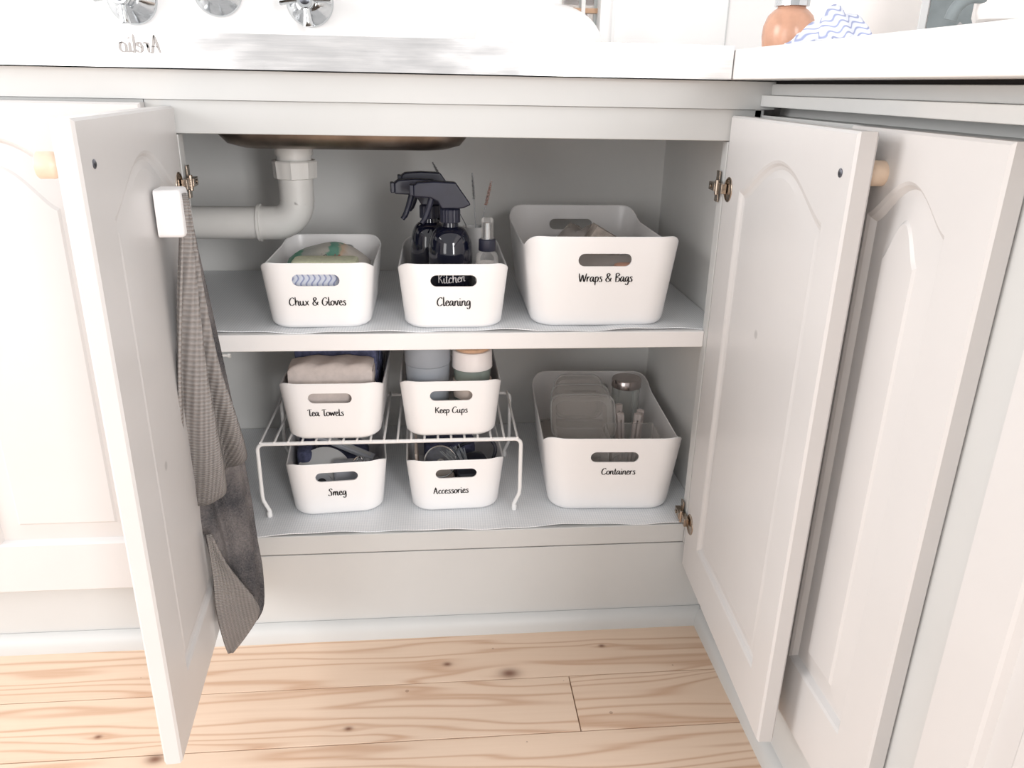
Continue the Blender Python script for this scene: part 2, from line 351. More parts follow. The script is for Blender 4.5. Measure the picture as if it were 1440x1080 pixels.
tag(obj('wall_back', wb, 'wall_paint', None, False), 'white painted wall behind the steel bench', None, None, 'structure')
tag(obj('wall_right', MB().box(1.38, 1.5, -2.6, WY, -.06, 2.0), 'wall_paint', None, False), 'white painted wall behind the white worktop', None, None, 'structure')
win = obj('window_1', MB().box(wx0, wx1, WY+.05, WY+.10, .90, .915).box(wx0, wx0+.012, WY+.05, WY+.10, .915, 1.8).box(wx1-.022, wx1, WY+.03, WY+.10, .915, 1.8), 'wall_paint', None, False)
tag(win, 'narrow window above the steel bench', None, None, 'structure')
obj('window_bar', MB().box(.595, .602, WY+.055, WY+.085, .915, 1.8), 'wall_paint', win, False)
obj('window_rail', MB().box(wx0+.012, wx1-.022, WY+.06, WY+.08, .975, .983), 'cork', win, False)
obj('pane', MB().box(wx0+.012, .595, WY+.068, WY+.071, .915, 1.8), 'pane_glass', win, False)
obj('pane', MB().box(.602, wx1-.022, WY+.068, WY+.071, .915, 1.8), 'pane_glass', win, False)
tag(obj('wall_outside', MB().box(-.2, 2.6, 2.2, 2.3, -.06, 3.0), 'brick_far', None, False), 'dark brick wall seen through the narrow window', None, None, 'structure')
obj('tile_joint', MB().box(.852, .8545, WY-.001, WY+.002, .9, 2.0), 'plate_grey', bpy.data.objects['wall_back'], False)
# skirting strips
def quarter(p, n=5): return [(p*math.sin(k/n*math.pi/2)*1., p*math.cos(k/n*math.pi/2)) for k in range(n+1)]
sk = MB(); prof = [(-.001, 0)]+[(-.001-a*.010/.028, b) for a, b in quarter(.028)][::-1]
prof = [(.002, 0), (-.012, 0), (-.012, .012), (-.009, .022), (-.003, .029), (.002, .031)]
sk.loft([[(x, y, z) for y, z in prof] for x in (-1.6, .757)])
tag(obj('trim_1', sk, 'frame_paint', None, True, ang=60), 'white skirting strip along the sink cabinet kickboard', None, None, 'structure')
sk = MB().loft([[(.758+y, yy, z) for y, z in prof] for yy in (-.006, -1.15)])
tag(obj('trim_2', sk, 'frame_paint', None, True, ang=60), 'white skirting strip along the side run of cabinets', None, None, 'structure')
# ------------------------------------------------------------------ panel doors
def outline(xl, xr, zb, zs, za, d, n=24):
    pts = []
    for k in range(8): pts.append((xl+d, zb+d+(zs-zb-2*d)*k/8))
    for k in range(n+1):
        u = k/n; x = xl+d+(xr-xl-2*d)*u
        b = .5*(1-math.cos(2*math.pi*u)); pts.append((x, zs-d+(za-zs)*b**.68))
    for k in range(1, 9): pts.append((xr-d, zs-d-(zs-zb-2*d)*k/8))
    for k in range(1, 8): pts.append((xr-d-(xr-xl-2*d)*k/8, zb+d))
    return pts
def border(x0, x1, z0, z1, n=24):
    pts = []
    for k in range(8): pts.append((x0, z0+(z1-z0)*k/8))
    for k in range(n+1): pts.append((x0+(x1-x0)*k/n, z1))
    for k in range(1, 9): pts.append((x1, z1-(z1-z0)*k/8))
    for k in range(1, 8): pts.append((x1-(x1-x0)*k/8, z0))
    return pts
def door_mesh(x0, x1, z0, z1, panel_in, panel_out):
    """door slab: outer face y=-TH, inner face y=0, cathedral panels on both"""
    mb = MB(); xl, xr, zb, zs, za = panel_out; o = lambda d, y: [(x, y, z) for x, z in outline(xl, xr, zb, zs, za, d)]
    e = .0025
    L = [o(.034, -TH+.0015), o(.031, -TH+.0035), o(.004, -TH+.0075), o(0, -TH+.002), o(-.003, -TH)]
    L += [[(x, -TH, z) for x, z in border(x0+e, x1-e, z0+e, z1-e)], [(x, -TH+e, z) for x, z in border(x0, x1, z0, z1)], [(x, -e, z) for x, z in border(x0, x1, z0, z1)], [(x, 0, z) for x, z in border(x0+e, x1-e, z0+e, z1-e)]]
    xl, xr, zb, zs, za = panel_in
    L += [o(-.006, 0), o(-.003, -.0012), o(0, -.004), o(.004, -.0055), o(.009, -.005), o(.013, -.004)]
    return mb.loft(L)
def knob(name, parent, x, z, mat='knob_wood', y=-TH):
    mb = MB().lathe([(.0085, y+.0005), (.0078, y-.004), (.0088, y-.008), (.0112, y-.011), (.0118, y-.0135), (.0118, y-.0245), (.0112, y-.0255), (.003, y-.0256)], 28, (x, 0, z), 'y')
    return obj(name, mb, mat, parent, True, ang=50)
def hinge(parent, x, z, s):
    mb = MB(); B = lambda a, b, *r_: mb.box(min(x+s*a, x+s*b), max(x+s*a, x+s*b), *r_)
    mb.lathe([(.0165, -.001), (.0165, .0012), (.0140, .0022), (.0135, .0005)], 24, (x+s*.022, 0, z), 'y')       # cup
    B(.018, -.006, .0015, .009, z-.0065, z+.0065); B(-.004, -.030, .0035, .0125, z-.0055, z+.0055)              # arm
    B(-.010, -.024, .0025, .0048, z-.021, z+.021)                                                              # mounting wings
    mb.tube([(x-s*.004, .0085, z-.010), (x-s*.004, .0085, z+.010)], .003, 8)
    mb.lathe([(.0032, .0126), (.0032, .0142)], 10, (x-s*.02, 0, z), 'y')
    return obj('hinge', mb, 'hinge_metal', parent, False, .0008)
# ------------------------------------------------------------------ sink cabinet
cab = thing('sink_cabinet', 'open white sink cabinet with two arched panel doors and a shelf of bins', 'cabinet')
obj('back_panel', MB().box(-.44, .757, D, D+.012, .12, .83), 'inner_paint_lightened', cab, False)
obj('side_panel', MB().box(WI, WI+.008, .0, D, .12, .83), 'inner_paint_lightened', cab, False)
obj('side_panel', MB().box(-.448, -.44, .02, D, .12, .83), 'inner_paint_lightened', cab, False)
obj('base_panel', MB().box(-.44, WI, .0205, D, ZB-.0345, ZB-.0015).box(0, W, .001, .0205, ZB-.0345, ZB-.0015), 'frame_paint', cab, False, .0015)
obj('shelf', MB().box(-.44, WI, .0205, D, ZM-.0265, ZM-.0015).box(.0, W, .010, .0205, ZM-.0265, ZM-.0015), 'shelf_paint', cab, False, .0015)
obj('stile', MB().box(W, .7615, 0, .02, ZB-.036, ZT-.001), 'frame_paint', cab, False, .0012)
obj('stile', MB().box(-.036, 0, 0, .02, ZB-.036, ZT-.001), 'frame_paint', cab, False, .0012)
obj('lower_rail', MB().box(-.036, .7615, 0, .018, ZT, .8235), 'frame_paint', cab, False, .0012)
obj('upper_rail', MB().box(-.036, .772, -.006, .018, .8237, .858), 'frame_paint', cab, False)
obj('kickboard', MB().box(-.036, .757, .003, .018, .001, ZB-.037), 'frame_paint', cab, False, .001)
pp = at(322, 500, 1, .011)
obj('shelf_pin', MB().lathe([(.0020, -.002), (.0020, pp.x-.001), (.0034, pp.x-.001), (.0034, pp.x+.002)], 12, (0, .011, pp.z), 'x'), 'pipe_plastic', cab)
AL, AR = 1.4983, 1.5189
dl = obj('door', door_mesh(.002, .358, DBOT, DTOP, (.040, .285, .195, .718, .769), (.055, .30, .195, .718, .769)), 'door_paint', cab, True, ang=13)
dl.location = (0, -.0015, 0); dl.rotation_euler = (0, 0, -AL); tag(dl, 'swung open door with the towel holder on its inner face')
knob('knob', dl, .325, .775)
obj('screw', MB().lathe([(.0042, -.001), (.0042, .0008), (.0025, .0016)], 12, (.325, 0, .776), 'y'), 'screw_metal', dl)
hinge(dl, .002, .722, 1); hinge(dl, .002, .205, 1)
dr = obj('door', door_mesh(-.376, -.002, DBOT, DTOP, (-.323, -.075, .192, .721, .769), (-.323, -.075, .192, .721, .769)), 'door_paint', cab, True, ang=13)
dr.location = (W, -.0015, 0); dr.rotation_euler = (0, 0, AR); tag(dr, 'swung open door resting against the side run of cabinets')
knob('knob', dr, -.345, .777)
obj('screw', MB().lathe([(.0042, -.001), (.0042, .0008), (.0025, .0016)], 12, (-.353, 0, .7776), 'y'), 'screw_metal', dr)
hinge(dr, -.002, .722, -1); hinge(dr, -.002, .205, -1)
# ------------------------------------------------------------------ neighbouring cabinets
lc = thing('kitchen_cabinet', 'closed white cabinet with arched raised panel door beside the sink cabinet', 'cabinet', (-.22, 0, 0))
obj('body', MB().box(-1.1, .183, .001, .018, .118, .8232), 'frame_paint', lc, False)
obj('rail', MB().box(-1.1, .184, -.006, .018, .8237, .858), 'frame_paint', lc, False)
obj('kickboard', MB().box(-1.1, .183, .003, .018, .001, .1165), 'frame_paint', lc, False)
d1 = obj('door', door_mesh(-.185, .185, .1207, .8195, (-.1, .1, .2, .72, .775), (-.1, .1, .204, .722, .775)), 'door_paint', lc, True, ang=13, loc=(0, .0005, 0))
d2 = obj('door', door_mesh(-.575, -.19, .1207, .8195, (-.5, -.27, .2, .72, .775), (-.5, -.27, .204, .722, .775)), 'door_paint', lc, True, ang=13, loc=(0, .0005, 0))
rc = thing('side_cabinet', 'white side run cabinet with narrow arched door next to the open door', 'cabinet', (.762, 0, 0), -math.pi/2)
# local x runs along -y of the room, local -y faces the sink side
obj('body', MB().box(.002, 1.15, .0, .55, .118, .8155), 'frame_paint', rc, False)
obj('recess_board', MB().box(-.03, 1.15, .034, .044, .8156, .8555), 'frame_paint', rc, False)
obj('kickboard', MB().box(-.003, 1.15, -.003, .3, .001, .117), 'frame_paint', rc, False)
obj('rail', MB().box(.0065, 1.15, -.010, .02, .8275, .8415), 'frame_paint', rc, False, .001)
obj('fascia', MB().box(.006, 1.15, .003, .02, .8417, .8555), 'frame_paint', rc, False, .001)
obj('dark_joint', MB().box(.006, 1.15, .008, .02, .8556, .8595), 'dark_gap', rc, False)
def side_door(x0, x1, p):
    return obj('door', door_mesh(x0, x1, .1207, .8165, p, p), 'door_paint', rc, True, ang=13, loc=(0, -.0005, 0))
side_door(.275, .515, (.338, .456, .21, .735, .772))
side_door(.572, .90, (.633, .84, .21, .735, .772))
obj('filler', MB().box(.0015, .27, -.004, 0, .1207, .8165), 'frame_paint', rc, False, .001)
# ------------------------------------------------------------------ worktops
sink = thing('sink_bench', 'stainless steel sink bench with brushed front edge above the open cabinet', 'sink', (0, 0, .86))
bx0, bx1, by0, by1 = .0, .385, .075, .365
mb = MB()
for a, b, c, d in ((-1.5, .7035, -.018, by0), (-1.5, .7035, by1, WY-.001), (-1.5, bx0, by0, by1), (bx1, .7035, by0, by1)):
    mb.box(a, b, c, d, .038, .0395)
mb.box(-1.5, .7035, -.0205, -.018, -.002, .0395); mb.box(-1.5, .7035, -.0205, .001, -.002, -.0005); mb.box(-1.5, .7035, WY-.003, WY-.001, .0395, .05)
obj('benchtop', mb, 'bench_steel', sink, False)
cx, cy = (bx0+bx1)/2, (by0+by1)/2; L = []
for hx, hy, r, z in ((.1925, .145, .045, .0385), (.186, .140, .05, .02), (.182, .137, .055, -.06), (.178, .133, .055, -.085), (.168, .124, .05, -.097), (.150, .108, .045, -.1030), (.03, .03, .028, -.105)):
    L.append(rrect(hx, hy, r, 8, 1, z, cx, cy))
L2 = [[(cx+(p[0]-cx)*.992, cy+(p[1]-cy)*.992, p[2]+.0012) for p in l] for l in L][::-1]
obj('bowl', MB().loft(L+L2, False, False), 'sink_metal', sink, True, ang=60)
lettering('emblem', 'Arelio', .047, lambda x, z, l: (-.062+x, -.0205-l, .014+z), 'emblem_metal', sink, .2, .0012, True)
p = at(168, 73, 1, -.0205); sink.children[-1].location = (p.x+.062, 0, p.z-.86-.014)
wt = MB().box(.7055, 1.379, -1.17, WY-.001, .8597, .8955)
tag(obj('side_worktop', wt, 'worktop_white', None, False, .002), 'thick white worktop of the side run meeting the steel bench', 'worktop')
# ------------------------------------------------------------------ drain pipe
pz = .6385; px_, py_ = .1075, .2; PR = .0262
dp = thing('drain_pipe', 'white plastic drain pipe and elbow under the sink', 'pipe', (px_, py_, pz))
obj('tailpiece', MB().lathe([(.0285, .742-pz), (.0285, .7575-pz)], 32), 'pipe_plastic', dp)
mb = MB(); seg = 48; prof = [(.0285, .707-pz), (.0315, .708-pz), (.0328, .732-pz), (.031, .7345-pz), (.0285, .7345-pz)]
L = []
for r, z in prof:
    L.append([((r+(.0015 if (i % 6) == 0 else 0))*math.cos(2*math.pi*i/seg), (r+(.0015 if (i % 6) == 0 else 0))*math.sin(2*math.pi*i/seg), z) for i in range(seg)])
obj('lock_nut', mb.loft(L), 'pipe_plastic', dp, True, ang=25)
pts = [(0, 0, .742-pz), (0, 0, .70-pz), (0, 0, .67-pz)]; R = .036
for k in range(0, 10):
    a = k/9*math.pi/2; pts.append((-R+R*math.cos(a), 0, R-R*math.sin(a)))
pts += [(-.06, 0, 0)]
obj('elbow', MB().tube(pts, PR, 28), 'pipe_plastic', dp, True, ang=60)
obj('collar', MB().lathe([(PR, -.062), (PR+.003, -.0615), (PR+.003, -.0575), (PR, -.057)], 32, (0, 0, 0), 'x'), 'pipe_plastic', dp)
obj('waste_pipe', MB().lathe([(PR-.0012, -.50), (PR-.0012, -.0595)], 32, (0, 0, 0), 'x'), 'pipe_plastic', dp)
# ------------------------------------------------------------------ wall taps
def tap(u, v, label, handle=True, R=.041, group=None):
    c = at(u, v, 1, WY); t = thing('wall_tap' if handle else 'tap_spout', label, 'tap', (c.x, WY, c.z), 0, group)
    obj('flange', MB().lathe([(R, 0), (R, -.003), (R*.93, -.006), (R*.55, -.020), (R*.42, -.024), (.012, -.025)], 36, (0, 0, 0), 'y'), 'chrome', t, True, ang=50)
    if handle:
        obj('stem', MB().lathe([(.014, -.022), (.014, -.034), (.011, -.036), (.011, -.050)], 20, (0, 0, 0), 'y'), 'chrome', t)
        h = MB().lathe([(.013, -.045), (.0155, -.050), (.0155, -.060), (.013, -.064)], 24, (0, 0, 0), 'y')
        for k in range(4):
            a = k*math.pi/2+.06; dx, dz = math.cos(a), math.sin(a)
            h.tube([(dx*.010, -.056, dz*.010), (dx*.022, -.056, dz*.022), (dx*.040, -.056, dz*.040), (dx*.042, -.056, dz*.042)], [.0055, .006, .0085, .0075], 14)
        obj('cross_handle', h, 'chrome', t, True, ang=45)
        obj('cap', MB().lathe([(.009, -.064), (.009, -.066), (.004, -.068)], 20, (0, 0, 0), 'y'), 'screw_metal', t)
    else:
        mb = MB(); L = []
        for r, y in ((.017, -.022), (.017, -.034)): L.append([(r*math.cos(k*math.pi/3), y, r*math.sin(k*math.pi/3)) for k in range(6)])
        obj('hex_nut', mb.loft(L), 'chrome', t, False, .001)
        sp_ = spline([(0, -.030, 0), (0, -.05, .006), (0, -.065, .05), (0, -.075, .13), (0, -.115, .18), (0, -.165, .15), (0, -.175, .12)], 6)
        obj('spout', MB().tube(sp_, .011, 16), 'chrome', t, True, ang=60)
tap(186, -2, 'chrome cross handled wall tap above the stamped emblem', True)
tap(306, -13, 'chrome swan neck spout on the wall between two taps', False)
tap(436, 3, 'chrome cross handled wall tap above the bin of rubber gloves', True, .040)
# ------------------------------------------------------------------ shelf liners
def liner(zt, y0, label, seed):
    random.seed(seed); mb = MB(); n = 110; m_ = 6; up = []; x0, x1 = -.42, WI-.001
    for j in range(m_+1):
        for i in range(n+1):
            x = x0+(x1-x0)*i/n; y = y0+(D-.002-y0)*j/m_
            f = max(0, 1-j*1.0)
            z = zt + f*.0016*(math.sin(x*31+seed)+.6*math.sin(x*73+2*seed)+1.2)*.8
            y += f*.0025*math.sin(x*19+seed)
            up.append((x, y, z))
    lo = [(x, y, z-.0013) for x, y, z in up]; k = len(up); fs = []
    for j in range(m_):
        for i in range(n):
            a = j*(n+1)+i; q = (a, a+1, a+n+2, a+n+1); fs.append(q); fs.append(tuple(v+k for v in q[::-1]))
    for i in range(n):
        fs.append((i, i+k, i+1+k, i+1)); b = m_*(n+1)+i; fs.append((b, b+1, b+1+k, b+k))
    for j in range(m_):
        a = j*(n+1); fs.append((a, a+n+1, a+n+1+k, a+k)); b = a+n; fs.append((b, b+k, b+n+1+k, b+n+1))
    o = obj('shelf_liner', mb.add(up, fs) if False else mb.add(up+lo, fs), 'liner', None, True, ang=60)
    return tag(o, label, 'liner')
liner(ZM, .0155, 'white ribbed liner mat on the middle shelf under three bins', 1)
liner(ZB, .004, 'white dotted liner mat on the cabinet base under the wire rack', 4)
# ------------------------------------------------------------------ storage bins
def bin_mesh(bx, by, tx, ty, h, r, dip, hw, hh, hz):
    n, div = 8, 10; th = .0024
    top = rrect(tx, ty, r, n, div)
    H = []
    for x, y, z in top:
        f = abs(y)/ty; s = max(0, min(1, (.99-f)/.30)); s = s*s*(3-2*s)
        corner = max(0, 1-abs(f-.97)/.1)*(abs(x)/tx)**4
        H.append(h-dip*s+.0008*corner)
    def loop(t, ins, z=None):
        f = t**1.0; hx = bx+(tx-bx)*f-ins; hy = by+(ty-by)*f-ins
        return [(p[0], p[1], (H[i]*t if z is None else z)) for i, p in enumerate(rrect(hx, hy, max(.01, r-ins), n, div))]
    L = [loop(0, .012, 0), loop(0, .005, .0012), loop(.02, .001, .005)]+[loop(t, 0) for t in (.08, .2, .35, .5, .62, .75, .88, .965)]
    rim = loop(1, 0); L.append(rim)
    mid = loop(1, .0008); L.append([(x, y, z+.0012) for x, y, z in mid])
    L.append(loop(1, th))
    L += [loop(t, th) for t in (.965, .88, .75, .62, .5, .35, .2, .08)]+[loop(.03, .005, .006), loop(.02, .012, .0035)]
    mb = MB().loft(L); tmp = obj('tmp', mb, 'bin_white')
    cut = MB(); poly = []
    rr_ = hh/2; a0 = hw/2-rr_
    for sgn, st in ((1, -math.pi/2), (-1, math.pi/2)):
        for k in range(11): a = st+math.pi*k/10; poly.append((sgn*a0+rr_*math.cos(a), hz+rr_*math.sin(a)))
    cut.prism(poly, -ty-.03, ty+.03); co_ = obj('tmpc', cut, None)
    b = tmp.modifiers.new('b', 'BOOLEAN'); b.object = co_; b.operation = 'DIFFERENCE'; b.solver = 'EXACT'
    bpy.context.view_layer.update(); dg = bpy.context.evaluated_depsgraph_get()
    me = bpy.data.meshes.new_from_object(tmp.evaluated_get(dg)); me.name = 'bin'
    for o in (tmp, co_): bpy.data.objects.remove(o)
    for p in me.polygons: p.use_smooth = True
    me.set_sharp_from_angle(angle=math.radians(38)); return me
SB = dict(bx=.0705, by=.102, tx=.0790, ty=.114, h=.0970); LB = dict(bx=.1005, by=.146, tx=.1135, ty=.158, h=.1345)
small = bin_mesh(r=.032, dip=.011, hw=.0655, hh=.0170, hz=.0735, **SB)
large = bin_mesh(r=.036, dip=.021, hw=.0775, hh=.0188, hz=.1020, **LB)
def storage_bin(me, S, x, y, z, rot, text, tw, tz, label, group, tx_off=0):
    t = thing('storage_bin', label, 'bin', (x, y, z), rot, group)
    obj('body', me, None, t)
    def mapf(a, b, lift):
        zz = tz+b; f = zz/S['h']; return (a-tw/2+tx_off, -(S['by']+(S['ty']-S['by'])*f)-.0002-lift, zz)
    lettering('lettering', text, tw, mapf, 'ink', t)
    return t
G1, G2 = 'small white handled bins', 'large white handled bins'
ZR = .3262
b_chux = storage_bin(small, SB, .1545, .1335, ZM, 0, 'Chux & Gloves', .0795, .0365, 'small white handled bin holding wavy cloths and a packet of gloves', G1)
b_clean = storage_bin(small, SB, .3465, .1275, ZM, 0, 'Cleaning', .0485, .0365, 'small white handled bin holding dark spray bottles, lettered Cleaning', G1)
b_wrap = storage_bin(large, LB, .5630, .177, ZM, 0, 'Wraps & Bags', .079, .0700, 'large white handled bin on the middle shelf, lettered Wraps & Bags', G2, .003)
b_tea = storage_bin(small, SB, .1605, .160, ZR, -.015, 'Tea Towels', .0545, .0435, 'small white handled bin of folded towels on the wire rack', G1, -.008)
b_keep = storage_bin(small, SB, .3410, .163, ZR, .01, 'Keep Cups', .051, .0435, 'small white handled bin of reusable cups on the wire rack', G1)
b_smeg = storage_bin(small, SB, .1515, .162, ZB, .085, 'Smeg', .029, .0385, 'small white handled bin with pale disc and grey bars under the wire rack', G1, -.001)
b_acc = storage_bin(small, SB, .3455, .163, ZB, .03, 'Accessories', .0565, .0360, 'small white handled bin lettered Accessories under the wire rack', G1, -.008)
b_cont = storage_bin(large, LB, .6090, .194, ZB, -.045, 'Containers', .0555, .0700, 'large white handled bin of clear containers on the cabinet base', G2, .008)
# ------------------------------------------------------------------ wire rack
rk = thing('wire_rack', 'white wire shelf rack straddling two bins on the cabinet base', 'rack', (.247, .16, ZB))
def frame(y):
    zt = ZR-ZB-.0052; xl, xr = -.2055, .2055; r = .010; pts = [(xl+.010, y, .0035), (xl+.009, y, .012), (xl+.001, y, .030), (xl, y, .040), (xl, y, zt-r)]
    for k in range(1, 6): a = k/5*math.pi/2; pts.append((xl+r-r*math.cos(a), y, zt-r+r*math.sin(a)))
    return pts+[(-x, yy, z) for x, yy, z in pts[::-1]]
for y in (-.10, .10):
    fr = obj('frame', MB().tube(frame(y), .0032, 10), 'wire_white', rk)
    for s in (-1, 1): obj('foot', MB().lathe([(.002, 0), (.0042, .001), (.0042, .009), (.0025, .011)], 12, (s*.197, y, 0)), 'wire_white', fr)
for i in range(20):
    x = -.1995+.399*i/19
    obj('wire', MB().tube([(x, -.1032, ZR-ZB-.0021), (x, .1032, ZR-ZB-.0021)], .0019, 8), 'wire_white', rk)
# ------------------------------------------------------------------ towel and its holder
hp = Vector((.0, 0, 0)); s0 = .13; dirL = Vector((math.cos(AL), -math.sin(AL), 0)); nrm = Vector((math.sin(AL), math.cos(AL), 0))
hb = dirL*s0+nrm*.0
th_ = thing('towel_holder', 'white plastic push-in towel holder stuck inside the open door', 'holder', (hb.x, hb.y-.0015, .705), -AL)
L = []
for ins, y in ((0, 0), (0, .003), (0, .0245), (.0012, .027), (.004, .0282)):
    L.append([(p[0], y, p[1]) for p in rrect(.0215-ins, .0265-ins, .005, 5)])
obj('housing', MB().loft(L), 'holder_white', th_, True, ang=45)
obj('slot_ring', MB().lathe([(.003, .0278), (.009, .0278), (.009, .0296), (.007, .0308), (.004, .0304)], 20, (0, 0, .002), 'y'), 'cup_grey', th_)
tw = thing('hand_towel', 'grey ribbed hand towel hanging from the holder on the open door', 'towel', (.045, -.13, .705))
def sheet(name, rowsL, mat, nu=26, sub=4, thick=.0035, pleats=(), edge_round=.0):
    """rows: (v, u_left, u_right, y_left, y_right): hanging cloth surface between two edges"""
    R_ = spline([Vector((r[0], r[1], r[2])) for r in rowsL], sub); Q = spline([Vector((r[3], r[4], r[5] if len(r) > 5 else r[0])) for r in rowsL], sub)
    vs = []; uvs = []; fs = []; nr = len(R_)
    for j in range(nr):
        v, ul, ur = R_[j]; yl, yr, v2 = Q[j]
        a = at(ul, v, 1, yl); b = at(ur, v2, 1, yr); ax = b-a; n = Vector((ax.y, -ax.x, 0)); n = n.normalized() if n.length > 1e-6 else Vector((0, -1, 0))
        g = min(1, ax.length/.09)
        for i in range(nu+1):
            u = i/nu; p = a.lerp(b, u)
            dsp = sum(A*math.sin(f*u*math.pi+ph+j/nr*tw_) for A, f, ph, tw_ in pleats)*g*math.sin(math.pi*min(1, max(0, u)))**.4
            p = p + n*dsp; vs.append(p-tw.location); uvs.append((u*ax.length*1.0, j/nr*.5))
    for j in range(nr-1):
        for i in range(nu): a = j*(nu+1)+i; fs.append((a, a+1, a+nu+2, a+nu+1))
    me = bpy.data.meshes.new(name); me.from_pydata([tuple(v) for v in vs], [], fs); uvl = me.uv_layers.new()
    for lp in me.loops: uvl.data[lp.index].uv = uvs[lp.vertex_index]
    for p in me.polygons: p.use_smooth = True
    me.materials.append(M[mat]); o = obj(name, me, None, tw)
    sd = o.modifiers.new('thick', 'SOLIDIFY'); sd.thickness = thick; sd.offset = 0
    return o
sheet('terry_layer', [(272, 254, 262, -.128, -.122), (330, 257, 273, -.125, -.10), (420, 254, 294, -.125, -.08), (520, 254, 317, -.125, -.075), (620, 258, 338, -.125, -.075), (700, 268, 353, -.125, -.075), (760, 290, 362, -.125, -.08), (800, 298, 369, -.125, -.085), (850, 303, 371, -.125, -.09), (872, 310, 362, -.125, -.10)],
      'towel_terry', pleats=((.006, 3, .4, 1.0), (.003, 7, 1, 2)))
sheet('ribbed_layer', [(272, 254, 262, -.139, -.136, 272), (330, 255, 272, -.142, -.125, 330), (420, 252, 286, -.148, -.115, 415), (520, 250, 306, -.15, -.11, 510), (600, 252, 326, -.15, -.108, 570), (660, 257, 338, -.15, -.106, 608), (705, 262, 344, -.15, -.104, 630), (738, 266, 346, -.15, -.102, 642)],
      'towel_ribbed', nu=34, pleats=((.020, 3.4, 2.6, .4), (.005, 7, .5, 1.2)))
sheet('ribbed_fold', [(752, 290, 297, -.150, -.146, 752), (780, 295, 316, -.152, -.14, 790), (815, 300, 338, -.152, -.135, 818), (850, 303, 358, -.15, -.13, 842), (880, 309, 364, -.15, -.13, 862), (905, 316, 348, -.148, -.135, 890), (918, 321, 327, -.145, -.142, 917)],
      'towel_ribbed', nu=20, pleats=((.005, 2, .8, .6),))
# ------------------------------------------------------------------ contents: cloths and gloves bin
zc = ZM+.004
o = tag(obj('folded_cloth', softblock(.052, .028, 0, .079, .010, .008), 'wave_cloth', None, loc=(.158, .0685, zc)), 'blue and white wavy cleaning cloth behind the bin handle', 'cloth')
tag(obj('sponge', softblock(.046, .022, 0, .012, .006, .004), 'sponge_green', None, loc=(.163, .0680, zc+.0792)), 'pale green sponge on top of the wavy cloth', 'sponge')
mb = MB(); L = []
for i in range(17):
    u = i/16*2-1; a = max(.02, (1-abs(u)**3)); L.append([(u*.063, .042*(.35+.65*a)*math.cos(q), .0145*a*math.sin(q)*(1.1+.25*math.sin(5*u+q))+.010*(1-u*u)) for q in [k/16*2*math.pi for k in range(16)]])
pk = tag(obj('glove_packet', mb.loft(L), 'packet', None, True, ang=80, loc=(.158, .145, .5850), rot=(.25, .03, 0)), 'printed plastic packet of beige gloves lying on bin', 'packet')
for tx_, mt in ((-.004, 'ink'), (.016, 'print_red')):
    lettering('lettering', 'SS', .011, lambda a, b, l, tx_=tx_: (tx_+b*.9-.004, -.020-a*1.0, .0262+l-a*.36), mt, pk, .2)
o = tag(obj('glove_pack', softblock(.055, .045, 0, .053, .012, .01), 'beige_cloth', None, loc=(.160, .150, zc)), 'stack of folded cloths under the glove packet', 'cloth')
# ------------------------------------------------------------------ cleaning bin
def spray(u, v_collar, y, label, r=.031, tilt=0):
    c = at(u, v_collar, 1, y); z0 = zc; hc = c.z-z0   # collar bottom height
    t = thing('spray_bottle', label, 'bottle', (c.x, y, z0), tilt, 'dark spray bottles in the cleaning bin')
    sh = hc-.044
    prof = [(r*.86, 0), (r*.97, .002), (r, .006), (r, sh)]+[(.0125+(r-.0125)*math.cos(k/7*math.pi/2)**.9, sh+(hc-.006-sh)*math.sin(k/7*math.pi/2)) for k in range(1, 8)]+[(.0115, hc)]
    obj('body', MB().lathe(prof, 36), 'navy_glass', t, True, ang=60)
    seg = 40; L = []
    for q, z in ((.0138, hc), (.0142, hc+.001), (.0142, hc+.018), (.0125, hc+.0195)):
        L.append([((q+(.0007 if i % 2 else 0))*math.cos(2*math.pi*i/seg), (q+(.0007 if i % 2 else 0))*math.sin(2*math.pi*i/seg), z) for i in range(seg)])
    obj('collar', MB().loft(L), 'navy_plastic', t, False)
    h = hc+.0195
    poly = [(-.012, h), (-.018, h+.010), (-.028, h+.0155), (-.052, h+.017), (-.052, h+.033), (-.046, h+.037), (-.022, h+.0385), (.008, h+.037), (.030, h+.006), (.020, h+.0015), (.011, h)]
    hd = obj('trigger_head', MB().prism(poly, -.0095, .0095), 'navy_plastic', t, False, .0025, segs=3)
    obj('nozzle', MB().box(-.0575, -.0515, -.0085, .0085, h+.0185, h+.0335), 'navy_plastic', hd, False, .0015)
    tp = spline([(-.026, 0, h+.016), (-.030, 0, h+.002), (-.036, 0, h-.014), (-.041, 0, h-.021)], 5)
    obj('trigger', MB().tube(tp, [.0045]*6+[.0042]*6+[.0036]*4, 10), 'navy_plastic', hd)
    return t
A = spray(633, 312, .082, 'dark spray bottle standing in front, its shoulder mirroring the window', .0325, .03)
B = spray(604, 306, .138, 'dark spray bottle with its neck beside the front spray head', .0295, .12)
Cb = spray(612, 294, .192, 'dark spray bottle tucked at the back of the cleaning bin', .026, .10)
lb = lettering('lettering', 'Kitchen', .042, lambda a, b, l: (math.sin((a-.021)/.0325)*(.0327+l), -math.cos((a-.021)/.0325)*(.0327+l), .0575+b+a*.06), 'lid_white', A, .16, .0003)
c = at(666, 318, 1, .165); jar = thing('brush_jar', 'frosted jar holding thin straw brushes in the cleaning bin', 'jar', (c.x, .165, zc))
hj = c.z-zc
obj('body', MB().lathe([(.015, 0), (.0175, .003), (.0175, hj), (.0162, hj), (.0162, .005), (.001, .004)], 28, cap0=True, cap1=True), 'frosted', jar)
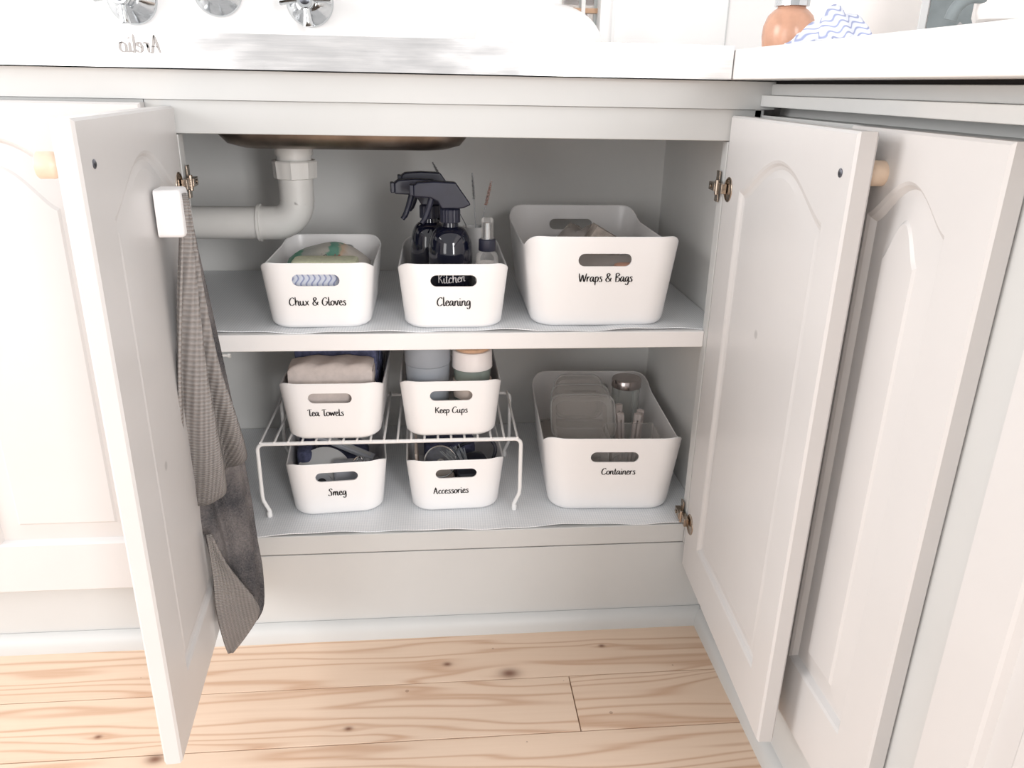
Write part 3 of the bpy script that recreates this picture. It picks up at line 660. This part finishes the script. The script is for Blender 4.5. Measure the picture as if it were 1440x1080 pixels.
def brush(u0, v0, u1, v1, y0, y1, mat, label, rb, frac=.4):
    a = at(u0, v0, 1, y0); b = at(u1, v1, 1, y1); d = (a-b).normalized()
    foot = Vector((c.x+(b.x-c.x)*-.6, .165, zc+.006))
    t = thing('straw_brush', label, 'brush', foot, 0, 'straw brushes in the jar')
    obj('wire', MB().tube([Vector((0, 0, 0)), b-foot, a-foot], .0007, 6), 'wire_steel', t)
    st = a-foot; en = a.lerp(b, frac)-foot; pts = []
    n = 60; e1 = d.orthogonal().normalized(); e2 = d.cross(e1)
    for k in range(n): q = k/(n-1); pts.append(en.lerp(st, q)+(e1*math.cos(k*2.3)+e2*math.sin(k*2.3))*rb*(1-.6*q**4))
    obj('bristles', MB().tube(pts, .00045, 4), mat, t)
brush(608, 228, 655, 316, .19, .172, 'wire_steel', 'thin steel straw brush leaning behind the spray heads', .0022, .25)
brush(664, 243, 669, 316, .175, .168, 'wire_steel', 'thin steel straw brush standing upright in the jar', .0022, .5)
brush(691, 254, 677, 316, .175, .168, 'bristle_brown', 'straw brush with brown bristles in the jar', .0028, .55)
c2 = at(687, 352, 1, .062); sb = thing('mist_bottle', 'small clear mist bottle with dark collar in the cleaning bin', 'bottle', (c2.x-.002, .062, zc)); h = c2.z-zc
obj('body', MB().lathe([(.014, 0), (.0168, .002), (.0168, h-.014), (.0155, h-.006), (.010, h), (.008, h+.001)], 30), 'clear_plastic', sb)
obj('liquid', MB().lathe([(.0135, .002), (.0158, .004), (.0158, h-.03)], 30), 'clear_glass', sb)
obj('paper_label', MB().lathe([(.0171, h-.045), (.0171, h-.018)], 30, cap0=False, cap1=False), 'lid_white', sb)
obj('collar', MB().lathe([(.0122, h), (.0126, h+.001), (.0122, h+.016), (.0105, h+.017)], 30), 'navy_plastic', sb)
obj('cap', MB().lathe([(.0088, h+.0171), (.0088, h+.044), (.0078, h+.0465), (.004, h+.047)], 26), 'clear_plastic', sb)
obj('pump', MB().lathe([(.0058, h+.0171), (.0058, h+.040)], 16), 'chrome', sb)
# ------------------------------------------------------------------ wraps bin
tag(obj('bag_roll', MB().lathe([(.006, -.075), (.024, -.074), (.0255, -.06), (.0255, .06), (.024, .074), (.006, .075)], 30, (0, 0, 0), 'x'), 'bag_film', None, loc=(.545, .082, zc+.067)), 'roll of clear plastic bags behind the bin handle', 'roll')
tag(obj('wrap_box', MB().box(-.08, .08, -.022, .022, 0, .04), 'lid_white', None, False, .001, loc=(.550, .082, zc)), 'white wrap carton under the bag roll', 'box')
tag(obj('snack_carton', MB().box(-.028, .028, -.018, .018, 0, .112), 'carton_print', None, False, .001, loc=(.543, .165, zc+.0145), rot=(.0, .52, .0)), 'patterned carton leaning with one corner above the rim', 'carton')
tag(obj('paper_pouch', softblock(.016, .012, 0, .088, .008, .006), 'orange_paper', None, loc=(.598, .0475, zc)), 'orange printed paper pouch at the bin handle', 'pouch')
mb = MB(); L = []
for i in range(13):
    u = i/12*2-1; a = max(.05, 1-u*u); L.append([(u*.05, .03*math.cos(q)*(.6+.4*a), .03*a*math.sin(q)*(1+.3*math.sin(7*u+3*q))) for q in [k/14*2*math.pi for k in range(14)]])
tag(obj('plastic_bag', mb.loft(L), 'bag_film', None, loc=(.56, .215, zc+.085)), 'crumpled clear plastic bag at the middle of the bin', 'bag')
tag(obj('carton', MB().box(-.06, .06, -.03, .03, 0, .05), 'card_beige', None, False, .001, loc=(.555, .225, zc)), 'beige carton under the crumpled plastic bag', 'box')
# ------------------------------------------------------------------ towels bin
zt = ZR+.004
def folded(x, y, hx, hy, z0, z1, mat, label, rot=0, name='tea_towel', group=None):
    t = thing(name, label, 'towel', (x, y, z0), rot, group); n = 3; h = (z1-z0)
    mb = MB(); L = []
    for k in range(25):   # wrapped fold seen as one rolled pad with creased ends
        s = k/24*2-1; e = 1-.10*abs(s)**6; L.append([(s*hx, (hy*e)*math.copysign(abs(math.cos(q))**.32, math.cos(q)), h/2+(h/2*e)*math.copysign(abs(math.sin(q))**.32, math.sin(q))+.0012*math.sin(9*s+4*q)) for q in [i/36*2*math.pi for i in range(36)]])
    obj('pad', mb.loft(L), mat, t, True, ang=60)
    for s in (-1, 1):
        for k in range(3): obj('folded_edge', MB().box(min(s*hx, s*(hx+.0015)), max(s*hx, s*(hx+.0015)), -hy*.7, hy*.7, h*(.2+.26*k), h*(.2+.26*k)+h*.16), mat, t, False, .0006)
    return t
folded(.1590, .092, .063, .029, zt, ZR+.122, 'beige_cloth', 'beige folded tea towel standing at the bin front')
folded(.1610, .155, .0635, .030, zt, ZR+.139, 'navy_cloth', 'navy folded tea towel right behind the beige one')
folded(.1620, .214, .064, .026, zt, ZR+.134, 'navy_cloth', 'navy folded tea towel at the back of the bin')
# ------------------------------------------------------------------ reusable cups bin
ca = at(599, 522, 1, .100); t = thing('travel_cup', 'tall grey travel cup beside the white lidded cup', 'cup', (ca.x+.003, .100, zt))
obj('body', MB().lathe([(.028, 0), (.0305, .003), (.0345, .108), (.0345, .1085)], 40), 'cup_grey', t)
obj('lid', MB().lathe([(.0348, .109), (.0355, .1105), (.0355, .148), (.034, .151), (.02, .152)], 40), 'cup_grey', t)
cb = at(664, 513, 1, .100); t = thing('glass_cup', 'green tinted glass cup with white lid and tan cap', 'cup', (cb.x, .100, zt)); hl = cb.z-zt-.002
obj('body', MB().lathe([(.024, 0), (.0265, .003), (.0295, hl), (.0278, hl), (.025, .006), (.001, .005)], 36), 'green_glass', t)
obj('grip_band', MB().lathe([(.0283, hl*.52), (.0302, hl*.53), (.0308, hl*.80), (.0290, hl*.81)], 36), 'card_beige', t)
obj('lid', MB().lathe([(.0305, hl), (.0318, hl+.001), (.0312, hl+.026), (.0295, hl+.029), (.024, hl+.0295)], 40), 'lid_white', t)
obj('cap', MB().lathe([(.0265, hl+.0296), (.0265, hl+.034), (.024, hl+.036)], 36), 'cork', t)
t = thing('dark_bottle', 'dark bottle standing behind the white lidded cup', 'bottle', (.377, .185, zt))
obj('body', MB().lathe([(.024, 0), (.026, .003), (.026, .118), (.018, .13), (.018, .14)], 30), 'navy_plastic', t)
obj('cap', MB().lathe([(.019, .1401), (.019, .151), (.017, .152)], 24), 'black_rubber', t)
# ------------------------------------------------------------------ pale disc bin
zb_ = ZB+.004
def in_bin(b, x, y, z):
    c_, s_ = math.cos(b.rotation_euler.z), math.sin(b.rotation_euler.z)
    return (b.location.x+c_*x-s_*y, b.location.y+s_*x+c_*y, z)
rz = b_smeg.rotation_euler.z
d = thing('mixer_disc', 'pale grey round disc leaning in bin under the rack', 'disc', in_bin(b_smeg, -.024, -.062, zb_)); d.rotation_euler = (-.55, 0, rz)
obj('plate', MB().lathe([(.043, -.003), (.045, -.0025), (.045, .0025), (.043, .003)], 48, (0, 0, .0455), 'y'), 'plate_grey', d)
obj('hub', MB().lathe([(.016, -.010), (.017, -.0031)], 28, (-.004, 0, .030), 'y'), 'bar_grey', d)
obj('hub_hole', MB().lathe([(.008, -.0105), (.008, -.0101)], 24, (-.004, 0, .030), 'y'), 'black_rubber', d)
o = thing('grey_bar', 'long grey plastic bar lying across the bin of the pale disc', 'bar', in_bin(b_smeg, .02, .005, zb_+.062)); o.rotation_euler = (.15, .38, rz-.25)
obj('bar', MB().box(-.066, .042, -.008, .008, -.004, .004), 'bar_grey', o, False, .002)
obj('groove', MB().box(-.06, .036, -.003, .003, .0041, .0048), 'plate_grey', o, False)
tag(obj('dark_pouch', softblock(.046, .05, 0, .050, .02, .014), 'navy_cloth', None, loc=in_bin(b_smeg, .004, .035, zb_), rot=(0, 0, rz)), 'dark blue soft pouch under the grey bar', 'pouch')
tag(obj('navy_cloth', softblock(.012, .05, 0, .078, .008, .006), 'navy_cloth', None, loc=in_bin(b_smeg, -.055, .02, zb_), rot=(0, .0, rz)), 'dark blue cloth along the side of the pale disc bin', 'cloth')
w_ = thing('wire_whisk', 'small coiled wire whisk end beside the pale disc', 'whisk', in_bin(b_smeg, .036, -.080, zb_)); w_.rotation_euler = (0, 0, rz)
obj('handle', MB().tube([(0, 0, 0), (0, .004, .062)], .0035, 10), 'chrome', w_)
wl = MB()
for k in range(3):
    a = k*math.pi/3; wl.tube([(0+.010*math.sin(q)*math.cos(a), .006+.010*math.sin(q)*math.sin(a)*.5, .074-.011*math.cos(q)) for q in [i/16*2*math.pi for i in range(17)]], .0008, 6)
obj('loops', wl, 'chrome', w_)
tag(obj('grey_attachment', softblock(.030, .012, 0, .064, .006, .004), 'bar_grey', None, loc=in_bin(b_smeg, .022, -.045, zb_), rot=(0, 0, rz)), 'blue grey plastic attachment seen through the bin handle', 'attachment')
# ------------------------------------------------------------------ accessories bin
g = thing('glass_dish', 'round clear glass dish with small knob standing in accessories bin', 'dish', in_bin(b_acc, -.024, -.083, zb_+.049)); g.rotation_euler = (-.35, 0, .03)
obj('dome', MB().lathe([(.001, -.010), (.010, -.0095), (.018, -.007), (.0245, -.001), (.026, 0), (.026, .0015), (.0235, .0005), (.001, -.0075)], 40, (0, 0, .026), 'y', cap0=False, cap1=False), 'clear_glass', g)
obj('rim', MB().tube([(.0258*math.cos(q), .0005, .026+.0258*math.sin(q)) for q in [i/40*2*math.pi for i in range(41)]], .0012, 8), 'chrome', g)
obj('knob', MB().lathe([(.004, -.0095), (.0035, -.013), (.0065, -.016), (.005, -.019)], 20, (0, 0, .026), 'y'), 'clear_plastic', g)
tag(obj('beige_jar', MB().lathe([(.022, 0), (.0235, .002), (.0235, .044), (.022, .046)], 28), 'card_beige', None, loc=in_bin(b_acc, -.024, -.066, zb_)), 'beige tub under the round glass dish', 'tub')
hbq = thing('dish_brush', 'dark scrubbing brush with fine bristles in accessories bin', 'brush', in_bin(b_acc, .03, -.045, zb_+.028)); hbq.rotation_euler = (.2, -.15, .3)
obj('head', softblock(.030, .024, 0, .040, .016, .012), 'navy_plastic', hbq)
bb = MB(); random.seed(3)
for k in range(46):
    a = random.uniform(-1, 1); x = -.018+a*.012; y = -.004+random.uniform(-.012, .012)
    bb.tube([(x, y, .038), (x-.010+a*.008, y+.006, .066)], .0006, 4)
bo = obj('bristles', bb, 'cup_grey', hbq); bo['kind'] = 'stuff'
tag(obj('black_box', MB().box(-.028, .026, -.014, .014, 0, .060), 'black_rubber', None, False, .004, loc=in_bin(b_acc, .032, -.083, zb_), rot=(0, 0, .03)), 'glossy black case seen through the accessories bin handle', 'case')
sp_ = spline([(-.028, .012, .014), (-.006, .004, .030), (.026, .0, .036), (.038, -.006, .022), (.032, -.012, .002)], 8)
tag(obj('black_strap', MB().tube(sp_, .0030, 10), 'black_rubber', None, loc=in_bin(b_acc, .030, -.055, zb_+.066), rot=(0, 0, .03)), 'curved black rubber strap over the scrubbing brush', 'strap')
tag(obj('beige_card', MB().box(-.002, .002, -.045, .045, 0, .088), 'card_beige', None, False, .0008, loc=in_bin(b_acc, -.058, -.035, zb_+.003), rot=(0, -.06, .03)), 'beige card upright along the side of accessories bin', 'card')
tag(obj('dark_cloth', softblock(.045, .030, 0, .062, .012, .01), 'navy_cloth', None, loc=in_bin(b_acc, -.004, .045, zb_), rot=(0, 0, .03)), 'dark blue cloth at the back of accessories bin', 'cloth')
# ------------------------------------------------------------------ clear containers bin
rz = b_cont.rotation_euler.z
def tub(x, y, z, hx, hy, h, label, rot, name='food_container', lid=True):
    t = thing(name, label, 'container', in_bin(b_cont, x, y, z), 0, 'clear food containers'); t.rotation_euler = rot
    L = [rrect(hx*.84, hy*.84, .014, 5, 1, 0), rrect(hx*.88, hy*.88, .016, 5, 1, .003), rrect(hx*.96, hy*.96, .018, 5, 1, h-.004), rrect(hx, hy, .020, 5, 1, h-.004), rrect(hx, hy, .020, 5, 1, h-.002), rrect(hx*.94, hy*.94, .018, 5, 1, h-.002), rrect(hx*.85, hy*.85, .015, 5, 1, .0045)]
    obj('tub', MB().loft(L), 'clear_plastic', t, True, ang=45)
    if lid:
        rp = rrect(hx*1.025, hy*1.025, .020, 5, 1, h+.001); obj('rim', MB().tube(rp+rp[:2], .0013, 6), 'frosted', t)
        L = [rrect(hx*1.02, hy*1.02, .020, 5, 1, h-.0015), rrect(hx*1.03, hy*1.03, .021, 5, 1, h+.004), rrect(hx*.97, hy*.97, .019, 5, 1, h+.005), rrect(hx*.92, hy*.92, .016, 5, 1, h+.003), rrect(hx*.6, hy*.6, .012, 5, 1, h+.003)]
        obj('lid', MB().loft(L), 'clear_plastic', t, True, ang=45)
    return t
tag(tub(-.034, .045, zb_, .066, .080, .040, 'large clear lidded container lying under the standing ones', (0, 0, rz)), None)
for k, (y, z, th2, hx, hy) in enumerate(((.098, .100, 1.10, .044, .040), (.060, .094, 1.02, .052, .040), (.022, .088, .95, .056, .040))):
    tub(-.030, y, zb_+z, hx, hy, .020, ('clear lidded container standing furthest back in its bin', 'clear lidded container standing in the middle of the row', 'clear lidded container standing at the front of the row')[k], (th2, 0, rz))
t = thing('storage_jar', 'tall clear glass jar with brushed steel lid in the large bin', 'jar', in_bin(b_cont, .060, .085, zb_))
obj('body', MB().lathe([(.023, 0), (.026, .003), (.026, .125), (.024, .130), (.0225, .130), (.0245, .124), (.0245, .006), (.001, .005)], 36), 'clear_glass', t)
obj('lid', MB().lathe([(.0262, .128), (.0275, .129), (.0275, .142), (.026, .1445), (.004, .145)], 40), 'steel_lid', t)
for k, (x, y, a, b, lb_) in enumerate(((.046, .014, .10, -.10, 'white bag clip tilted towards the clear containers'), (.062, .006, .05, .06, 'white bag clip standing between divider tray and other clips'), (.074, .03, .12, .02, 'white bag clip leaning on the front of the glass jar'), (.044, .040, -.06, -.03, 'white bag clip standing behind the other clips by the jar'))):
    t = thing('bag_clip', lb_, 'clip', in_bin(b_cont, x, y, zb_+.012), 0, 'white bag clips'); t.rotation_euler = (a, b, rz)
    for s in (-1, 1): obj('arm', MB().box(s*.0035-.0025, s*.0035+.0025, -.005, .005, 0, .095), 'peg_white', t, False, .001)
    obj('pivot', MB().lathe([(.006, -.0045), (.006, .0045)], 16, (0, 0, .090), 'y'), 'peg_white', t)
def open_tray(x, y, hx, hy, h, label):
    t = thing('divider_tray', label, 'tray', in_bin(b_cont, x, y, zb_), rz, 'clear divider trays')
    w = .0015
    obj('tray_base', MB().box(-hx, hx, -hy, hy, 0, .002), 'clear_plastic', t, False)
    for s in (-1, 1):
        obj('tray_wall', MB().box(-hx, hx, s*hy-w, s*hy+w, .002, h), 'clear_plastic', t, False, .0006)
        obj('tray_wall', MB().box(s*hx-w, s*hx+w, -hy+w, hy-w, .002, h), 'clear_plastic', t, False, .0006)
    for k in (-1, 1): obj('rim', MB().tube([(-hx, k*hy, h), (hx, k*hy, h)], .0012, 6), 'clear_plastic', t)
open_tray(-.046, -.092, .040, .040, .104, 'clear divider tray below the stacked lidded containers')
open_tray(.043, -.085, .042, .047, .106, 'clear divider tray in front of the glass jar')
# ------------------------------------------------------------------ on the bench and worktop
cD = at(757, 62, 1, .2); mb = MB(); bh = at(757, 4, 1, .2).z-.8998
prof = [(.096*math.cos(k/12*math.pi/2)**.8 if k < 12 else .004, bh*math.sin(k/12*math.pi/2)) for k in range(13)]
prof = prof + [(max(.002, r-.003), z-.003) for r, z in prof[::-1] if z > .004] + [(.093, .0)]
tag(obj('upturned_bowl', mb.lathe(prof, 48, cap0=False, cap1=False), 'bowl_white', None, True, ang=60, loc=(cD.x, .2, .8998)), 'white bowl upturned on the steel draining board', 'bowl')
zw = .8957
cB = at(1099, 60, 0, .762); t = thing('soap_bottle', 'round amber soap bottle with chrome collar at the worktop corner', 'bottle', (.772, cB.y+.006, zw))
obj('body', MB().lathe([(.027, 0), (.0305, .003), (.0325, .016), (.032, .028), (.0275, .040), (.021, .0465), (.0175, .0485), (.017, .050)], 40), 'soap_amber', t)
seg = 36; L = []
for q, z in ((.019, .0502), (.0205, .051), (.0205, .074), (.018, .076)): L.append([((q+(.0008 if i % 3 == 0 else 0))*math.cos(2*math.pi*i/seg), (q+(.0008 if i % 3 == 0 else 0))*math.sin(2*math.pi*i/seg), z) for i in range(seg)])
cl = obj('collar', MB().loft(L), 'chrome', t, False)
obj('pump_stem', MB().lathe([(.005, .076), (.005, .098)], 14), 'chrome', t); obj('pump_head', MB().tube([(.006, 0, .100), (-.03, 0, .101), (-.038, 0, .096)], .0055, 12), 'chrome', t)
mb = MB(); n = 26; vs = []; q0 = at(1160, 58, 0, .760)
for j in range(n+1):
    for i in range(n+1):
        u, v = i/n*2-1, j/n*2-1; env = max(0, (1-abs(u)**5)*(1-abs(v)**4))
        rise = .40+.60*max(0, min(1, (u+.75)/1.15)); rise *= 1-.35*max(0, u-.55)
        z = .003+.036*env*rise*(.86+.14*math.cos(4*u+3*v)) + .0022*math.sin(11*u+5*v)*env
        vs.append((v*.026+.003*math.sin(6*u), -u*.060+.003*math.sin(7*v), max(.002, z)))
fs = [(j*(n+1)+i, j*(n+1)+i+1, (j+1)*(n+1)+i+1, (j+1)*(n+1)+i) for j in range(n) for i in range(n)]
cw = obj('wipe_cloth', mb.add(vs, fs), 'wave_cloth_counter', None, True, ang=80, loc=(.764, q0.y+.002, zw))
sd = cw.modifiers.new('thick', 'SOLIDIFY'); sd.thickness = .0016; sd.offset = 1
tag(cw, 'crumpled blue and white wavy wipe beside the amber bottle', 'cloth')
# white tapered kettle
kc = at(1214, 40, 0, .95); t = thing('white_kettle', 'white tapered kettle standing behind the crumpled wavy wipe', 'kettle', (.95, kc.y, zw))
obj('body', MB().lathe([(.098, 0), (.100, .004), (.095, .03), (.084, .08), (.072, .14), (.066, .17), (.055, .18), (.02, .184)], 48), 'kettle_white', t, True, ang=50)
obj('lid_knob', MB().lathe([(.008, .183), (.008, .194), (.013, .200), (.008, .208)], 20), 'kettle_white', t)
obj('handle', MB().tube(spline([(.05, .05, .14), (.09, .09, .16), (.10, .10, .10), (.062, .062, .05)], 8), .008, 12), 'kettle_white', t)
# slate board, toaster, cord
kb = at(1340, 40, 0, .96)
t = thing('slate_board', 'dark grey board with pale edge standing on the worktop', 'board', (.96, kb.y, zw), -.58)
obj('board', MB().box(-.030, .050, -.005, .005, 0, .30), 'slate_grey', t, False, .0015)
obj('pale_edge', MB().box(-.040, -.0305, -.006, .006, 0, .30), 'plate_grey', t, False, .0015)
ka = at(1428, 30, 0, .905); tz = .55
t = thing('toaster', 'white rounded toaster with curved grey lever in front of dark board', 'toaster', (.915, ka.y, zw), -tz)
obj('body', softblock(.062, .055, .018, .17, .012, .010, .015), 'kettle_white', t)
for sx_, sy_ in ((-1, -1), (-1, 1), (1, -1), (1, 1)): obj('foot', MB().lathe([(.006, 0), (.007, .002), (.007, .018)], 14, (.015+sx_*.045, sy_*.04, 0)), 'cord_grey', t)
obj('lever', MB().tube(spline([(-.040, -.05, .040), (-.054, -.052, .040), (-.064, -.053, .032), (-.068, -.053, .020)], 6), .006, 12), 'slate_grey', t)
def tl(x, y, z): return (.915+math.cos(tz)*x+math.sin(tz)*y, ka.y-math.sin(tz)*x+math.cos(tz)*y, zw+z)
tag(obj('power_cord', MB().tube(spline([tl(-.060, -.066, .016), tl(-.045, -.067, .006), tl(-.025, -.068, .004), tl(-.005, -.068, .010), tl(.015, -.066, .016)], 8), .0018, 8), 'cord_grey', None), 'thin grey power cord curling in front of the white toaster', 'cord')
c3 = tl(-.004, -.082, 0)
tag(obj('wooden_block', MB().box(-.006, .006, -.006, .006, 0, .016), 'wood_brown', None, False, .0015, loc=c3, rot=(0, 0, -tz)), 'small brown wooden block beside the power cord', 'block')
